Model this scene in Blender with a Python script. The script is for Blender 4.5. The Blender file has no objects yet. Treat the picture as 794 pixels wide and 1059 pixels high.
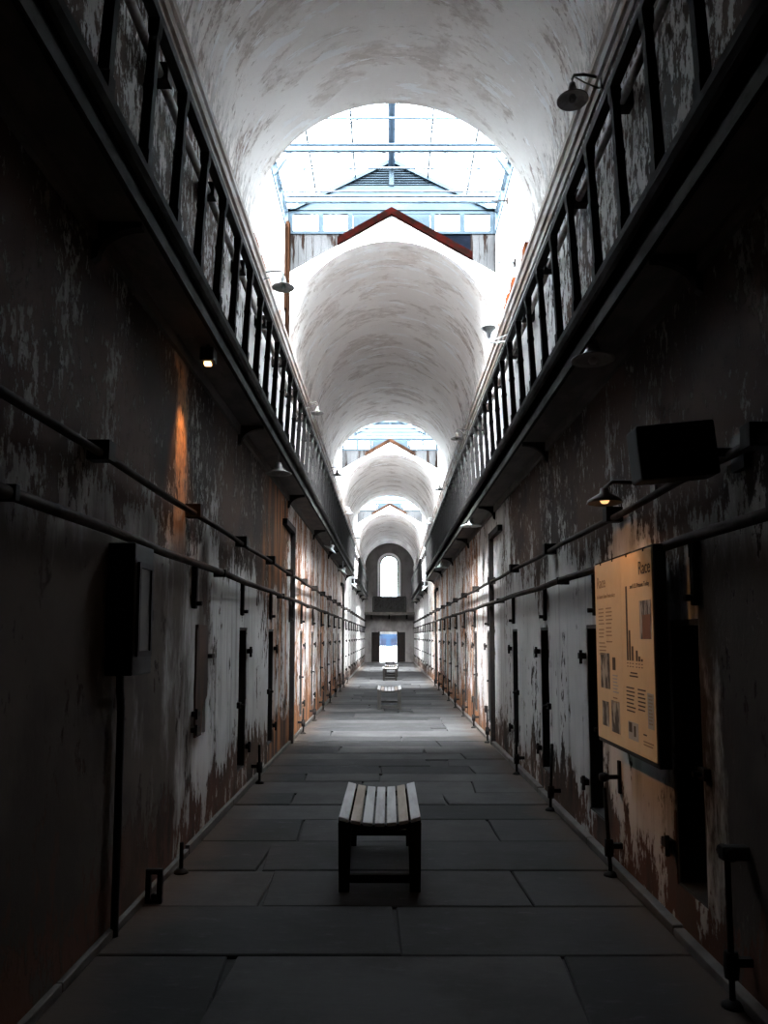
import bpy, bmesh, math, random
from mathutils import Vector, Matrix
random.seed(7)
scn = bpy.context.scene
col = scn.collection
PI = math.pi
WL, WR, CX, R = -1.5, 1.58, 0.04, 1.54      # corridor walls, centre line, vault radius
SPR = 5.87                                   # springing height of the vaults
Y0, YE = -9.0, 47.0                          # near and far end of the corridor
ORD = ['first', 'second', 'third', 'fourth', 'fifth', 'sixth', 'seventh', 'eighth', 'ninth', 'tenth', 'eleventh', 'twelfth',
       'thirteenth', 'fourteenth', 'fifteenth', 'sixteenth', 'seventeenth', 'eighteenth', 'nineteenth', 'twentieth',
       'twenty-first', 'twenty-second', 'twenty-third', 'twenty-fourth']

# ------------------------------------------------------------------ node helper
class NT:
    def __init__(s, name):
        s.m = bpy.data.materials.new(name); s.m.use_nodes = True
        s.t = s.m.node_tree; s.t.nodes.clear()
        s.out = s.t.nodes.new('ShaderNodeOutputMaterial')
    def n(s, typ, **kw):
        nd = s.t.nodes.new(typ)
        for k, v in kw.items(): setattr(nd, k, v)
        return nd
    def set(s, sock, v):
        if hasattr(v, 'is_output') or isinstance(v, bpy.types.NodeSocket): s.t.links.new(v, sock)
        elif v is not None: sock.default_value = v
    def pos(s):
        return s.n('ShaderNodeTexCoord').outputs['Object']
    def geo(s, k): return s.n('ShaderNodeNewGeometry').outputs[k]
    def map(s, v, scale=(1, 1, 1), loc=(0, 0, 0), rot=(0, 0, 0)):
        m = s.n('ShaderNodeMapping'); s.set(m.inputs['Vector'], v)
        m.inputs['Scale'].default_value = scale; m.inputs['Location'].default_value = loc; m.inputs['Rotation'].default_value = rot
        return m.outputs[0]
    def sep(s, v):
        m = s.n('ShaderNodeSeparateXYZ'); s.set(m.inputs[0], v); return m.outputs
    def comb(s, x, y, z):
        m = s.n('ShaderNodeCombineXYZ')
        for i, v in enumerate((x, y, z)): s.set(m.inputs[i], v)
        return m.outputs[0]
    def noise(s, v, scale=1., det=6., rough=.6, dist=0.):
        m = s.n('ShaderNodeTexNoise'); s.set(m.inputs['Vector'], v)
        m.inputs['Scale'].default_value = scale; m.inputs['Detail'].default_value = det
        m.inputs['Roughness'].default_value = rough; m.inputs['Distortion'].default_value = dist
        return m.outputs[0]
    def math(s, op, a, b=None, c=None):
        m = s.n('ShaderNodeMath', operation=op)
        for i, v in enumerate((a, b, c)):
            if v is not None: s.set(m.inputs[i], v)
        return m.outputs[0]
    def add(s, a, b): return s.math('ADD', a, b)
    def mul(s, a, b): return s.math('MULTIPLY', a, b)
    def sub(s, a, b): return s.math('SUBTRACT', a, b)
    def step(s, v, lo, hi, a=0., b=1.):
        m = s.n('ShaderNodeMapRange', interpolation_type='SMOOTHSTEP')
        s.set(m.inputs[0], v); s.set(m.inputs[1], lo); s.set(m.inputs[2], hi); s.set(m.inputs[3], a); s.set(m.inputs[4], b)
        return m.outputs[0]
    def mix(s, f, a, b, mode='MIX'):
        m = s.n('ShaderNodeMix', data_type='RGBA', blend_type=mode)
        s.set(m.inputs[0], f)
        for i, v in ((6, a), (7, b)):
            if isinstance(v, tuple) and len(v) == 3: v = v + (1,)
            s.set(m.inputs[i], v)
        return m.outputs[2]
    def bump(s, h, st=.3, d=.02):
        m = s.n('ShaderNodeBump'); s.set(m.inputs['Height'], h)
        m.inputs['Strength'].default_value = st; m.inputs['Distance'].default_value = d
        return m.outputs[0]
    def bsdf(s, color, rough=.8, metal=0., normal=None, spec=.5):
        b = s.n('ShaderNodeBsdfPrincipled')
        if isinstance(color, tuple) and len(color) == 3: color = color + (1,)
        s.set(b.inputs['Base Color'], color); s.set(b.inputs['Roughness'], rough)
        b.inputs['Metallic'].default_value = metal
        b.inputs['Specular IOR Level'].default_value = spec
        if normal is not None: s.set(b.inputs['Normal'], normal)
        s.t.links.new(b.outputs[0], s.out.inputs[0]); return s.m

def simple(name, c1, c2=None, scale=6., stretch=(1, 1, 1), rough=.75, metal=0., bump=.15, spec=.4, thr=(.42, .6)):
    t = NT(name); p = t.map(t.pos(), stretch)
    if c2 is None: c2 = tuple(c * .7 for c in c1)
    f = t.noise(p, scale, 7, .65)
    return t.bsdf(t.mix(t.step(f, thr[0], thr[1]), c1, c2), rough, metal, t.bump(f, bump, .01), spec)

M = {}
def peeling_wall(name, side):
    t = NT(name); P = t.pos(); x, y, z = t.sep(P)
    n1 = t.noise(t.map(P, (1, 1, .40)), 2.1, 9, .66)
    n2 = t.noise(t.map(P, (1, 1, .42)), 13., 9, .70)
    n3 = t.noise(P, .8, 4, .6)
    streak = t.noise(t.map(P, (1, 1, .07)), 5., 6, .65)
    n4 = t.noise(t.map(P, (1, 1, .5)), 22., 8, .72)
    rag = t.mul(t.sub(t.noise(t.map(P, (1, 1, .25)), 1.6, 6, .65), .5), 1.6)
    zr = t.add(z, rag)
    yr = t.add(y, t.mul(rag, 2.5))
    yb = 10.2 if side == 'l' else 9.6
    band = t.mul(t.mul(t.step(zr, 1.95, 2.5), t.step(zr, 3.75, 4.3, 1, 0)), t.step(yr, yb, yb + 1.2, 1, 0))
    upper = t.step(z, 3.8, 4.0)
    upnear = t.mul(upper, t.step(yr, 6.0, 8.2, 1, 0))
    base = t.step(t.add(z, t.mul(rag, .8)), .15, .75, 1, 0)
    rusty = t.mul(t.step(yr, 9.3, 10.2), t.step(yr, 19., 27., 1, 0)) if side == 'l' else t.mul(t.step(yr, 11.5, 14.), t.step(yr, 24, 33., 1, 0))
    mixn = t.add(t.mul(n1, t.sub(.5, t.mul(upper, .12))), t.mul(n2, t.add(.5, t.mul(upper, .12))))
    mixn = t.add(t.mul(mixn, t.sub(1., t.mul(band, .45))), t.mul(n4, t.mul(band, .45)))
    mixn = t.add(t.mul(mixn, t.sub(1., t.mul(upnear, .35))), t.mul(n4, t.mul(upnear, .35)))
    thr = t.add(.425, t.add(t.mul(band, .115), t.add(t.mul(base, .12), t.add(t.mul(upnear, .085), t.mul(t.mul(rusty, t.step(z, 3.6, 3.8, 1, 0)), .06)))))
    paint = t.step(t.sub(mixn, thr), -.012, .018)
    under = t.mix(t.step(n3, .4, .6), (.026, .018, .0145), (.062, .036, .025))
    under = t.mix(t.mul(base, t.step(n1, .45, .55)), under, (.085, .048, .034))
    under = t.mix(t.mul(t.mul(rusty, t.step(streak, .43, .55)), .85), under, (.27, .115, .05))
    pc = t.mix(t.step(n3, .35, .65), (.58, .56, .545), (.44, .42, .405))
    pc = t.mix(t.mul(t.step(streak, .50, .66), .55), pc, (.16, .145, .135))
    pc = t.mix(t.mul(upper, .85), pc, t.mix(t.step(n3, .35, .7), (.62, .61, .61), (.46, .44, .42)))
    # rust runs on the paint
    run = t.mul(t.step(t.noise(t.map(P, (1, 1, .035), (3, 1, 0)), 2.3, 5, .6), .53, .60), t.mul(rusty, t.step(z, 3.62, 3.7, 1, 0)))
    pc = t.mix(t.mul(run, .8), pc, (.34, .15, .065))
    # the lamp's orange streak of light, painted into the left wall colour
    if side == 'l':
        d = t.math('ABSOLUTE', t.sub(t.add(y, t.add(t.mul(t.sub(n1, .5), .5), t.mul(t.sub(n2, .5), .5))), 5.34))
        o = t.mul(t.step(d, .10, .19, 1, 0), t.mul(t.step(z, 2.0, 2.5), t.step(z, 3.5, 3.65, 1, 0)))
        paint = t.math('MAXIMUM', paint, t.mul(o, t.step(n2, .36, .42)))
        pc = t.mix(o, pc, (.42, .23, .12))
    pc = t.mix(t.mul(base, .6), pc, (.20, .16, .14))
    near_dim = t.step(t.add(yr, t.mul(t.sub(n1, .5), 4.)), 5.0 if side == 'l' else 3.9, 6.6 if side == 'l' else 4.6, 1, 0)  # brown plaster tone darkened near the camera, painting in the dim foreground
    pc = t.mix(t.mul(band, t.step(n4, .4, .6, .15, .65)), pc, (.075, .06, .052))
    under = t.mix(t.mul(t.mul(base, t.step(y, 6.5, 8., 1, 0)), t.step(n1, .4, .5)), under, (.075, .034, .023))
    pc = t.mix(t.mul(near_dim, t.sub(1., t.math('MAXIMUM', upper, band))), pc, t.mix(t.step(n3, .4, .6), (.078, .062, .052), (.050, .039, .033)))
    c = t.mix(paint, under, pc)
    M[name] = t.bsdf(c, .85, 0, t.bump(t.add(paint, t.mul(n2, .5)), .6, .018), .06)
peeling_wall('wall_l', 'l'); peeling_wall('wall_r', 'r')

def vault_mat():
    t = NT('vault'); P = t.pos(); x, y, z = t.sep(P)
    ang = t.mul(t.math('ARCTAN2', t.sub(x, CX), t.sub(z, SPR)), R)
    v = t.comb(t.mul(ang, .45), y, 0.)
    n0 = t.noise(t.comb(t.mul(ang, .8), t.mul(y, .7), 0.), .9, 5, .6, .3)
    n1 = t.noise(v, 2.2, 9, .68, .5)
    n2 = t.noise(t.comb(t.mul(ang, .22), y, 4.), 6., 9, .7)
    fine = t.noise(v, 16, 6, .7)
    c = t.mix(t.step(n0, .38, .62), (.90, .865, .84), (.80, .76, .735))
    c = t.mix(t.mul(t.step(n1, .50, .58), .6), c, (.56, .50, .465))
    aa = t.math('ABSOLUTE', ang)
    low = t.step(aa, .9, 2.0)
    dirt = t.step(t.add(t.mul(fine, .5), t.mul(n1, .5)), .53, .575)
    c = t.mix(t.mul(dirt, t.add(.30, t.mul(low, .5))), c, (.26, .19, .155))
    flake = t.mul(t.step(n2, .55, .575), t.step(n0, .42, .50))
    c = t.mix(t.mul(flake, .85), c, (.95, .95, .96))
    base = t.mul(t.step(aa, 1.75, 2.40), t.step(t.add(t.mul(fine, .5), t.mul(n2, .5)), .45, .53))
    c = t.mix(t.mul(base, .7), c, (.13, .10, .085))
    h = t.add(t.mul(n1, .6), t.add(t.mul(flake, .5), t.mul(fine, .3)))
    M['vault'] = t.bsdf(c, .85, 0, t.bump(h, .35, .02), .2)
vault_mat()

def slab_mat():
    t = NT('flagstone'); P = t.pos()
    r = t.geo('Random Per Island')
    n = t.noise(P, 1.6, 8, .65); f = t.noise(t.map(P, (1, 3, 1), rot=(0, 0, .35)), 5, 8, .7)
    ramp = t.mix(r, (.015, .0148, .0155), (.043, .0415, .0415))
    c = t.mix(t.mul(t.step(n, .42, .65), .5), ramp, (.022, .0205, .020))
    c = t.mix(t.mul(t.step(f, .55, .7), .3), c, (.075, .075, .08))
    x, y, z = t.sep(P)
    edge = t.step(t.math('ABSOLUTE', t.sub(t.add(x, t.mul(t.sub(n, .5), .8)), CX)), 1.15, 1.5)
    c = t.mix(t.mul(edge, .7), c, (.042, .029, .022))
    M['flagstone'] = t.bsdf(c, t.step(n, .3, .7, .8, .95), 0, t.bump(f, .3, .01), .06)
slab_mat()

def board_mat(name, c, c2, freq, axis='x'):
    t = NT(name); P = t.pos(); x, y, z = t.sep(P)
    u = t.math('FRACT', t.mul(x if axis == 'x' else y, freq))
    joint = t.step(t.math('ABSOLUTE', t.sub(u, .5)), .46, .49)
    n = t.noise(t.map(P, (1, 1, .12)), 7, 8, .7)
    cc = t.mix(t.step(n, .53, .58), c, c2)
    cc = t.mix(joint, cc, tuple(k * .35 for k in c))
    M[name] = t.bsdf(cc, .95, 0, t.bump(t.sub(n, joint), .3, .01), .0)
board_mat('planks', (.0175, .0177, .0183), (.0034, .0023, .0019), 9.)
board_mat('side_boards', (.85, .87, .88), (.80, .82, .85), 5., 'y')
M['lantern_plaster'] = simple('lantern_plaster', (.86, .86, .86), (.80, .81, .82), 3., bump=.1)
M['gable_plaster'] = simple('gable_plaster', (.88, .88, .88), (.80, .80, .81), 4., bump=.1, thr=(.5, .62))
M['blue_paint'] = simple('blue_paint', (.050, .070, .090), (.042, .060, .078), 5, rough=.8, spec=.05)
M['blue_boards'] = simple('blue_boards', (.0130, .0182, .0230), (.0118, .0168, .0214), 5, rough=.9, spec=0.)
M['blue_steel'] = simple('blue_steel', (.06, .085, .12), (.05, .072, .10), 5, rough=.8, spec=.1)
M['thin_steel'] = simple('thin_steel', (.03, .036, .046), (.018, .021, .027), 8, rough=.8, spec=.05)
M['brick'] = simple('brick', (.0034, .0005, .0004), (.0013, .0006, .0005), 9, bump=.4, spec=0., rough=.95)
M['orange_brick'] = simple('orange_brick', (.20, .052, .018), (.10, .03, .013), 9, bump=.4, spec=0.)
M['dark_void'] = simple('dark_void', (.0012, .0016, .0028), (.0008, .0011, .0018), 4, spec=0.)
M['brown_wood'] = simple('brown_wood', (.060, .028, .016), (.03, .017, .011), 7, (1, 1, .15), spec=.1)
M['corner_wood'] = simple('corner_wood', (.012, .0056, .0032), (.004, .0022, .0015), 7, (1, 1, .15), spec=0.)
M['rail_paint'] = simple('rail_paint', (.016, .015, .014), (.010, .008, .008), 14, rough=.75, spec=.15)
M['baluster_paint'] = simple('baluster_paint', (.012, .011, .011), (.030, .035, .031), 16, (1, 1, .5), rough=.85, spec=.05, thr=(.55, .66))
M['fascia_paint'] = simple('fascia_paint', (.022, .021, .020), (.011, .009, .008), 7, (1, .4, 1), rough=.9, spec=.03)
M['fascia_strip'] = simple('fascia_strip', (.040, .041, .038), (.017, .015, .013), 6, (1, .4, 1), rough=.9, spec=.03)
M['soffit'] = simple('soffit', (.04, .033, .028), (.075, .06, .05), 5, (1, .5, 1))
M['iron'] = simple('iron', (.007, .006, .006), (.013, .009, .0075), 12, rough=.8, spec=.1)
M['pipe'] = simple('pipe', (.034, .026, .022), (.018, .012, .010), 5, rough=.85, spec=.05)
M['pipe_pale'] = simple('pipe_pale', (.24, .225, .215), (.08, .05, .035), 4, rough=.6)
M['cornice'] = simple('cornice', (.20, .155, .13), (.36, .34, .33), 8, (1, .25, 1), thr=(.47, .6))
M['black'] = simple('black', (.006, .006, .007), (.009, .009, .009), 4, rough=.6, spec=.15)
M['door_wood'] = simple('door_wood', (.018, .014, .012), (.01, .008, .007), 6, (1, 1, .2))
M['lamp_dark'] = simple('lamp_dark', (.13, .115, .105), (.09, .08, .074), 9, rough=.5)
M['lamp_in'] = simple('lamp_in', (.30, .28, .27), (.2, .185, .17), 9, rough=.5)
M['lamp_pale'] = simple('lamp_pale', (.42, .45, .45), (.28, .29, .29), 9, rough=.5)
M['stone_curb'] = simple('stone_curb', (.055, .046, .04), (.032, .024, .02), 4)
M['bench_slat'] = simple('bench_slat', (.40, .39, .395), (.30, .29, .285), 9, (1, .12, 1), rough=.85, spec=.08)
M['bench_slat_brown'] = simple('bench_slat_brown', (.24, .20, .165), (.31, .265, .23), 9, (1, .12, 1), rough=.85, spec=.08)
M['bench_frame'] = simple('bench_frame', (.030, .0275, .026), (.022, .020, .0185), 8, (1, 1, .3), rough=.85, spec=.08)
M['bench_dark'] = simple('bench_dark', (.007, .0055, .005), (.005, .004, .0035), 8, (1, 1, .3), rough=.85, spec=.08)
M['paper'] = simple('paper', (.62, .46, .27), (.58, .42, .24), 3, bump=.02, rough=.6)
M['paper_left'] = simple('paper_left', (.60, .45, .27), (.56, .41, .24), 3, bump=.02, rough=.6)
M['ink'] = simple('ink', (.045, .033, .025), (.045, .033, .025), 3, bump=0)
M['ink_pale'] = simple('ink_pale', (.26, .17, .10), (.26, .17, .10), 3, bump=0)
M['grey_print'] = simple('grey_print', (.36, .35, .33), (.33, .32, .31), 3, bump=0)
M['photo'] = simple('photo', (.045, .04, .036), (.34, .31, .28), 11, (1, 1.6, .5), bump=0, thr=(.45, .6))
M['photo_brown'] = simple('photo_brown', (.16, .065, .03), (.11, .05, .025), 9, (1, 1, .4), bump=0)
M['ground'] = simple('ground', (.75, .76, .78), (.70, .71, .73), 1)
M['blue_building'] = simple('blue_building', (.0011, .0022, .0040), (.0009, .0016, .0030), .6, spec=0., rough=.95)
M['dark_glass'] = simple('dark_glass', (.02, .021, .024), (.015, .016, .018), 3, spec=.15, rough=.4, bump=0)

def glass():
    t = NT('glass')
    tr = t.n('ShaderNodeBsdfTransparent'); tr.inputs[0].default_value = (.93, .96, .97, 1)
    gl = t.n('ShaderNodeBsdfGlossy'); gl.inputs['Roughness'].default_value = .06
    fr = t.n('ShaderNodeFresnel'); fr.inputs[0].default_value = 1.45
    mx = t.n('ShaderNodeMixShader')
    t.t.links.new(t.mul(fr.outputs[0], .6), mx.inputs[0])
    t.t.links.new(tr.outputs[0], mx.inputs[1]); t.t.links.new(gl.outputs[0], mx.inputs[2])
    t.t.links.new(mx.outputs[0], t.out.inputs[0]); M['glass'] = t.m
glass()
def emit(name, c, s):
    t = NT(name); e = t.n('ShaderNodeEmission'); e.inputs[0].default_value = c + (1,); e.inputs[1].default_value = s
    t.t.links.new(e.outputs[0], t.out.inputs[0]); M[name] = t.m
emit('bulb_on', (1., .55, .22), 9.)
emit('bulb_warm', (1., .5, .2), 1.2)

# ------------------------------------------------------------------ mesh helper
class MB:
    def __init__(s): s.b = bmesh.new()
    def poly(s, pts, faces):
        vs = [s.b.verts.new(p) for p in pts]
        for f in faces:
            try: s.b.faces.new([vs[i] for i in f])
            except ValueError: pass
        return s
    def hexa(s, p):       # 8 points: bottom ring then top ring
        return s.poly(p, [(3, 2, 1, 0), (4, 5, 6, 7), (0, 1, 5, 4), (1, 2, 6, 5), (2, 3, 7, 6), (3, 0, 4, 7)])
    def box(s, x0, x1, y0, y1, z0, z1, bev=0.):
        if bev:
            t = bmesh.new(); r = bmesh.ops.create_cube(t, size=1.)
            for v in t.verts:
                v.co = Vector((x0 + (v.co.x + .5) * (x1 - x0), y0 + (v.co.y + .5) * (y1 - y0), z0 + (v.co.z + .5) * (z1 - z0)))
            bmesh.ops.bevel(t, geom=t.edges[:], offset=bev, segments=2, affect='EDGES', profile=.6)
            s.join(t); return s
        return s.hexa([(x0, y0, z0), (x1, y0, z0), (x1, y1, z0), (x0, y1, z0), (x0, y0, z1), (x1, y0, z1), (x1, y1, z1), (x0, y1, z1)])
    def join(s, t):
        m = {}
        for v in t.verts: m[v] = s.b.verts.new(v.co)
        for f in t.faces:
            try: s.b.faces.new([m[v] for v in f.verts]).smooth = f.smooth
            except ValueError: pass
        t.free()
    def tube(s, pts, r, n=10, r2=None):
        pts = [Vector(p) for p in pts]; rings = []
        up = Vector((0, 0, 1)); d0 = (pts[1] - pts[0]).normalized()
        if abs(d0.dot(up)) > .9: up = Vector((0, 1, 0))
        for i, p in enumerate(pts):
            d = ((pts[min(i + 1, len(pts) - 1)] - p).normalized() + (p - pts[max(i - 1, 0)]).normalized()).normalized()
            a = d.cross(up)
            if a.length < 1e-4: a = d.cross(Vector((1, 0, 0)))
            a.normalize(); b = d.cross(a).normalized()
            rr = r if r2 is None else r + (r2 - r) * i / (len(pts) - 1)
            rings.append([s.b.verts.new(p + a * rr * math.cos(2 * PI * k / n) + b * rr * math.sin(2 * PI * k / n)) for k in range(n)])
        for u, v in zip(rings, rings[1:]):
            for k in range(n):
                s.b.faces.new([u[k], u[(k + 1) % n], v[(k + 1) % n], v[k]]).smooth = True
        s.b.faces.new(rings[0][::-1]); s.b.faces.new(rings[-1]); return s
    def lathe(s, prof, c=(0, 0, 0), n=24, rot=None):
        c = Vector(c); rings = []
        for r, z in prof:
            ring = []
            for k in range(n):
                q = Vector((r * math.cos(2 * PI * k / n), r * math.sin(2 * PI * k / n), z))
                if rot: q = rot @ q
                ring.append(s.b.verts.new(c + q))
            rings.append(ring)
        for u, v in zip(rings, rings[1:]):
            for k in range(n):
                try: s.b.faces.new([u[k], u[(k + 1) % n], v[(k + 1) % n], v[k]]).smooth = True
                except ValueError: pass
        return s
    def prism(s, pts2, a, b, ax='x'):      # outline in the other two axes, extruded a..b along ax
        n = len(pts2)
        f = {'x': lambda p, q: (q, p[0], p[1]), 'y': lambda p, q: (p[0], q, p[1]), 'z': lambda p, q: (p[0], p[1], q)}[ax]
        P = [f(p, a) for p in pts2] + [f(p, b) for p in pts2]
        return s.poly(P, [tuple(range(n))[::-1], tuple(range(n, 2 * n))] + [(i, (i + 1) % n, (i + 1) % n + n, i + n) for i in range(n)])
    def build(s, name, mat, parent=None, loc=None):
        bmesh.ops.recalc_face_normals(s.b, faces=s.b.faces[:])
        me = bpy.data.meshes.new(name); s.b.to_mesh(me); s.b.free()
        me.materials.append(M[mat]); o = bpy.data.objects.new(name, me); col.objects.link(o)
        if parent: o.parent = parent
        if loc: o.location = loc
        return o

def tag(o, label, cat, group=None, kind=None):
    o['label'] = label; o['category'] = cat
    if group: o['group'] = group
    if kind: o['kind'] = kind
    return o
def empty(name, loc, label, cat, group=None, kind=None, rz=0.):
    o = bpy.data.objects.new(name, None); col.objects.link(o); o.location = loc; o.rotation_euler.z = rz
    o.empty_display_size = .1
    return tag(o, label, cat, group, kind)
def dup(root, loc, label, group=None):
    r = root.copy(); col.objects.link(r); r.location = loc
    r['label'] = label
    if group: r['group'] = group
    for ch in list(root.children):
        c = ch.copy(); col.objects.link(c); c.parent = r
        for g in list(ch.children):
            d = g.copy(); col.objects.link(d); d.parent = c
    return r

# ------------------------------------------------------------------ floor
def floor():
    m = MB(); m.box(WL - .1, WR + .1, Y0, YE + .2, -.12, -.022)
    rows = [Y0, -7.6, -6.4, -5.2, -4.2, -3.3, -2.5, -1.7, -.9, -.1, .7, 1.5, 2.4, 3.2, 3.951, 4.647, 5.336, 6.072, 6.794, 7.367, 7.903, 8.524, 8.996, 9.525, 10.042, 10.533, 11.171]
    cuts = {3.2: [-.784, .851], 3.951: [.048], 4.647: [-.777, .85], 5.336: [-.9], 6.072: [-.731, .867], 6.794: [.1], 7.367: [-.95, .55], 7.903: [-.3, .9]}
    while rows[-1] < YE + .1: rows.append(min(rows[-1] + random.uniform(.45, .85), YE + .15))
    for a, b in zip(rows, rows[1:]):
        cs = cuts.get(a)
        if cs is None: cs = sorted(random.sample([-.95, -.7, -.45, -.1, .2, .5, .75, 1.0], random.choice([1, 2, 2])))
        xs = [WL] + cs + [WR]
        for x0, x1 in zip(xs, xs[1:]):
            if x1 - x0 < .3: continue
            g = .006; sk = random.uniform(-.025, .025); zt = random.uniform(-.004, .004); b2 = b
            p = [(x0 + g + sk, a + g), (x1 - g + sk, a + g), (x1 - g - sk, b2 - g), (x0 + g - sk, b2 - g)]
            if x0 == WL: p[0] = (WL, p[0][1]); p[3] = (WL, p[3][1])
            if x1 == WR: p[1] = (WR, p[1][1]); p[2] = (WR, p[2][1])
            i = .008; cxm = sum(q[0] for q in p) / 4; cym = sum(q[1] for q in p) / 4
            q = [(u + (i if u < cxm else -i), v + (i if v < cym else -i)) for u, v in p]
            pts = [(u, v, -.03) for u, v in p] + [(u, v, zt - .006) for u, v in p] + [(u, v, zt) for u, v in q]
            F = [(8, 9, 10, 11)]
            for k in range(4):
                j = (k + 1) % 4
                F += [(k, j, j + 4, k + 4), (k + 4, j + 4, j + 8, k + 8)]
            m.poly(pts, F)
    o = m.build('floor', 'flagstone'); tag(o, 'grey flagstone corridor floor of large uneven slabs', 'floor', kind='structure')
floor()

# ------------------------------------------------------------------ long walls with recessed cell doors
doorsR = [4.06, 5.86, 7.70, 9.50] + [11.95 + 1.85 * i for i in range(19)]
doorsL = [7.80, 9.65] + [12.98 + 1.9 * i for i in range(18)]
DW, DZ0, DZ1 = .40, .25, 1.69
def wall(side, doors, extra):
    X = WL if side == 'l' else WR
    sg = -1 if side == 'l' else 1
    dp = .42
    ops = [(y - DW / 2, y + DW / 2, DZ0, DZ1 + random.uniform(-.02, .03)) for y in doors] + extra
    ys = {Y0, YE + .3}
    for o in ops: ys |= {o[0], o[1]}
    y = Y0
    while y < YE: ys.add(round(y, 3)); y += 1.3
    ys = sorted(ys); ys = [a for i, a in enumerate(ys) if i == 0 or a - ys[i - 1] > 1e-3]
    zs = sorted({0., .12, .25, .45, .65, .82, 1.0, 1.2, 1.4, 1.55, 1.69, 2.4, 3.2, 3.9, 4.8, SPR} )
    edge = {}
    for o in ops: edge[o[0]] = o; edge[o[1]] = o
    m = MB(); V = {}
    def jit(i, k):
        yy = ys[i]; z = zs[k]
        if yy in edge and .26 < z < 1.68: yy += random.uniform(-.013, .013)
        return yy
    for i in range(len(ys)):
        for k in range(len(zs)): V[i, k] = m.b.verts.new((X, jit(i, k), zs[k]))
    def hole(i, k):
        for o in ops:
            if o[0] - 1e-4 <= ys[i] and ys[i + 1] <= o[1] + 1e-4 and zs[k] >= o[2] - .02 and zs[k + 1] <= o[3] + .06: return True
        return False
    B = {}
    def back(i, k):
        if (i, k) not in B:
            c = V[i, k].co; B[i, k] = m.b.verts.new((X + sg * dp, c.y, c.z))
        return B[i, k]
    H = {(i, k): hole(i, k) for i in range(len(ys) - 1) for k in range(len(zs) - 1)}
    for (i, k), h in H.items():
        if not h:
            m.b.faces.new([V[i, k], V[i + 1, k], V[i + 1, k + 1], V[i, k + 1]])
        else:
            for (di, dk, a, b) in ((-1, 0, (i, k), (i, k + 1)), (1, 0, (i + 1, k), (i + 1, k + 1)), (0, -1, (i, k), (i + 1, k)), (0, 1, (i, k + 1), (i + 1, k + 1))):
                if not H.get((i + di, k + dk), False):
                    m.b.faces.new([V[a], V[b], back(*b), back(*a)])
    xb = X + sg * dp
    m.poly([(xb, Y0, 0), (xb, YE + .3, 0), (xb, YE + .3, SPR), (xb, Y0, SPR), (X, Y0, SPR + .0), (X, YE + .3, SPR)],
           [(0, 1, 2, 3), (3, 2, 5, 4)])
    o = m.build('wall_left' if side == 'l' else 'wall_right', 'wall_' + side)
    tag(o, ('left' if side == 'l' else 'right') + ' corridor wall of peeling grey plaster over dark brown render', 'wall', kind='structure')
wall('l', doorsL, [(5.87, 6.25, .82, 1.69)])
wall('r', doorsR, [])

# cell doors: dark plank door with iron straps, hinge pins on the wall face, bolt
ndoor = 0
def cell_door(side, y, i):
    global ndoor; ndoor += 1
    X = WL if side == 'l' else WR; sg = -1 if side == 'l' else 1
    sd = 'left' if side == 'l' else 'right'
    e = empty('door_%d' % ndoor, (X, y, DZ0), '%s narrow black cell door recessed in the %s wall, counted from the near end' % (ORD[i], sd), 'door', kind='structure')
    m = MB(); w = DW / 2 - .004
    for k in range(4):
        a = -w + k * 2 * w / 4
        m.box(min(sg * .30, sg * .35), max(sg * .30, sg * .35), a + .002, a + 2 * w / 4 - .002, .004, DZ1 - DZ0 - .004)
    m.build('door_leaf', 'door_wood', e)
    a, b = sorted((sg * .006, sg * .40)); hh = DZ1 - DZ0
    m = MB(); m.box(a, b, -DW / 2 - .012, -DW / 2 + .02, 0, hh); m.box(a, b, DW / 2 - .02, DW / 2 + .012, 0, hh); m.box(a, b, -DW / 2, DW / 2, hh - .03, hh + .02); m.box(a, b, -DW / 2, DW / 2, -.01, .015)
    m.build('door_frame', 'door_wood', e)
    for z in (.2, .72, 1.22):
        MB().box(min(sg * .285, sg * .30), max(sg * .285, sg * .30), -w, w, z, z + .05).build('iron_strap', 'iron', e)
    for z in (.2, 1.19):
        x0, x1 = sorted((0, -sg * .045))
        m = MB(); m.box(x0, x1, DW / 2 + .005, DW / 2 + .115, z - .022, z + .028, .006)
        m.tube([(-sg * .04, DW / 2 + .03, z - .06), (-sg * .04, DW / 2 + .03, z + .05)], .014, 8)
        m.build('hinge_pin', 'iron', e)
    x0, x1 = sorted((0, -sg * .035))
    m = MB(); m.box(x0, x1, -DW / 2 - .09, -DW / 2 - .01, .64, .70, .006); m.tube([(-sg * .03, -DW / 2 - .05, .67), (-sg * .075, -DW / 2 - .05, .67)], .014, 8)
    m.build('door_bolt', 'iron', e)
for i, y in enumerate(doorsR): cell_door('r', y, i)
for i, y in enumerate(doorsL): cell_door('l', y, i)

# blocked doorway with brown boards (left wall)
e = empty('boarded_hatch', (WL, 6.06, .82), 'narrow brown arched wooden panel set in the left plaster wall, by the electrical box', 'panel')
MB().prism([(-.19, .30), (-.17, .0), (.02, 0), (.06, .22), (.19, .30), (.19, .80), (.14, .87), (-.14, .87), (-.19, .82)], -.05, .012).build('board', 'brown_wood', e)
for z in (.05, .17):
    m = MB(); m.box(.0, .05, -.27, -.17, z, z + .04, .006); m.box(.03, .05, -.27, -.245, z - .02, z + .06); m.build('latch', 'iron', e)
m = MB(); m.box(.0, .05, .17, .27, .60, .635, .006); m.build('hinge_pin', 'iron', e)

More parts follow.
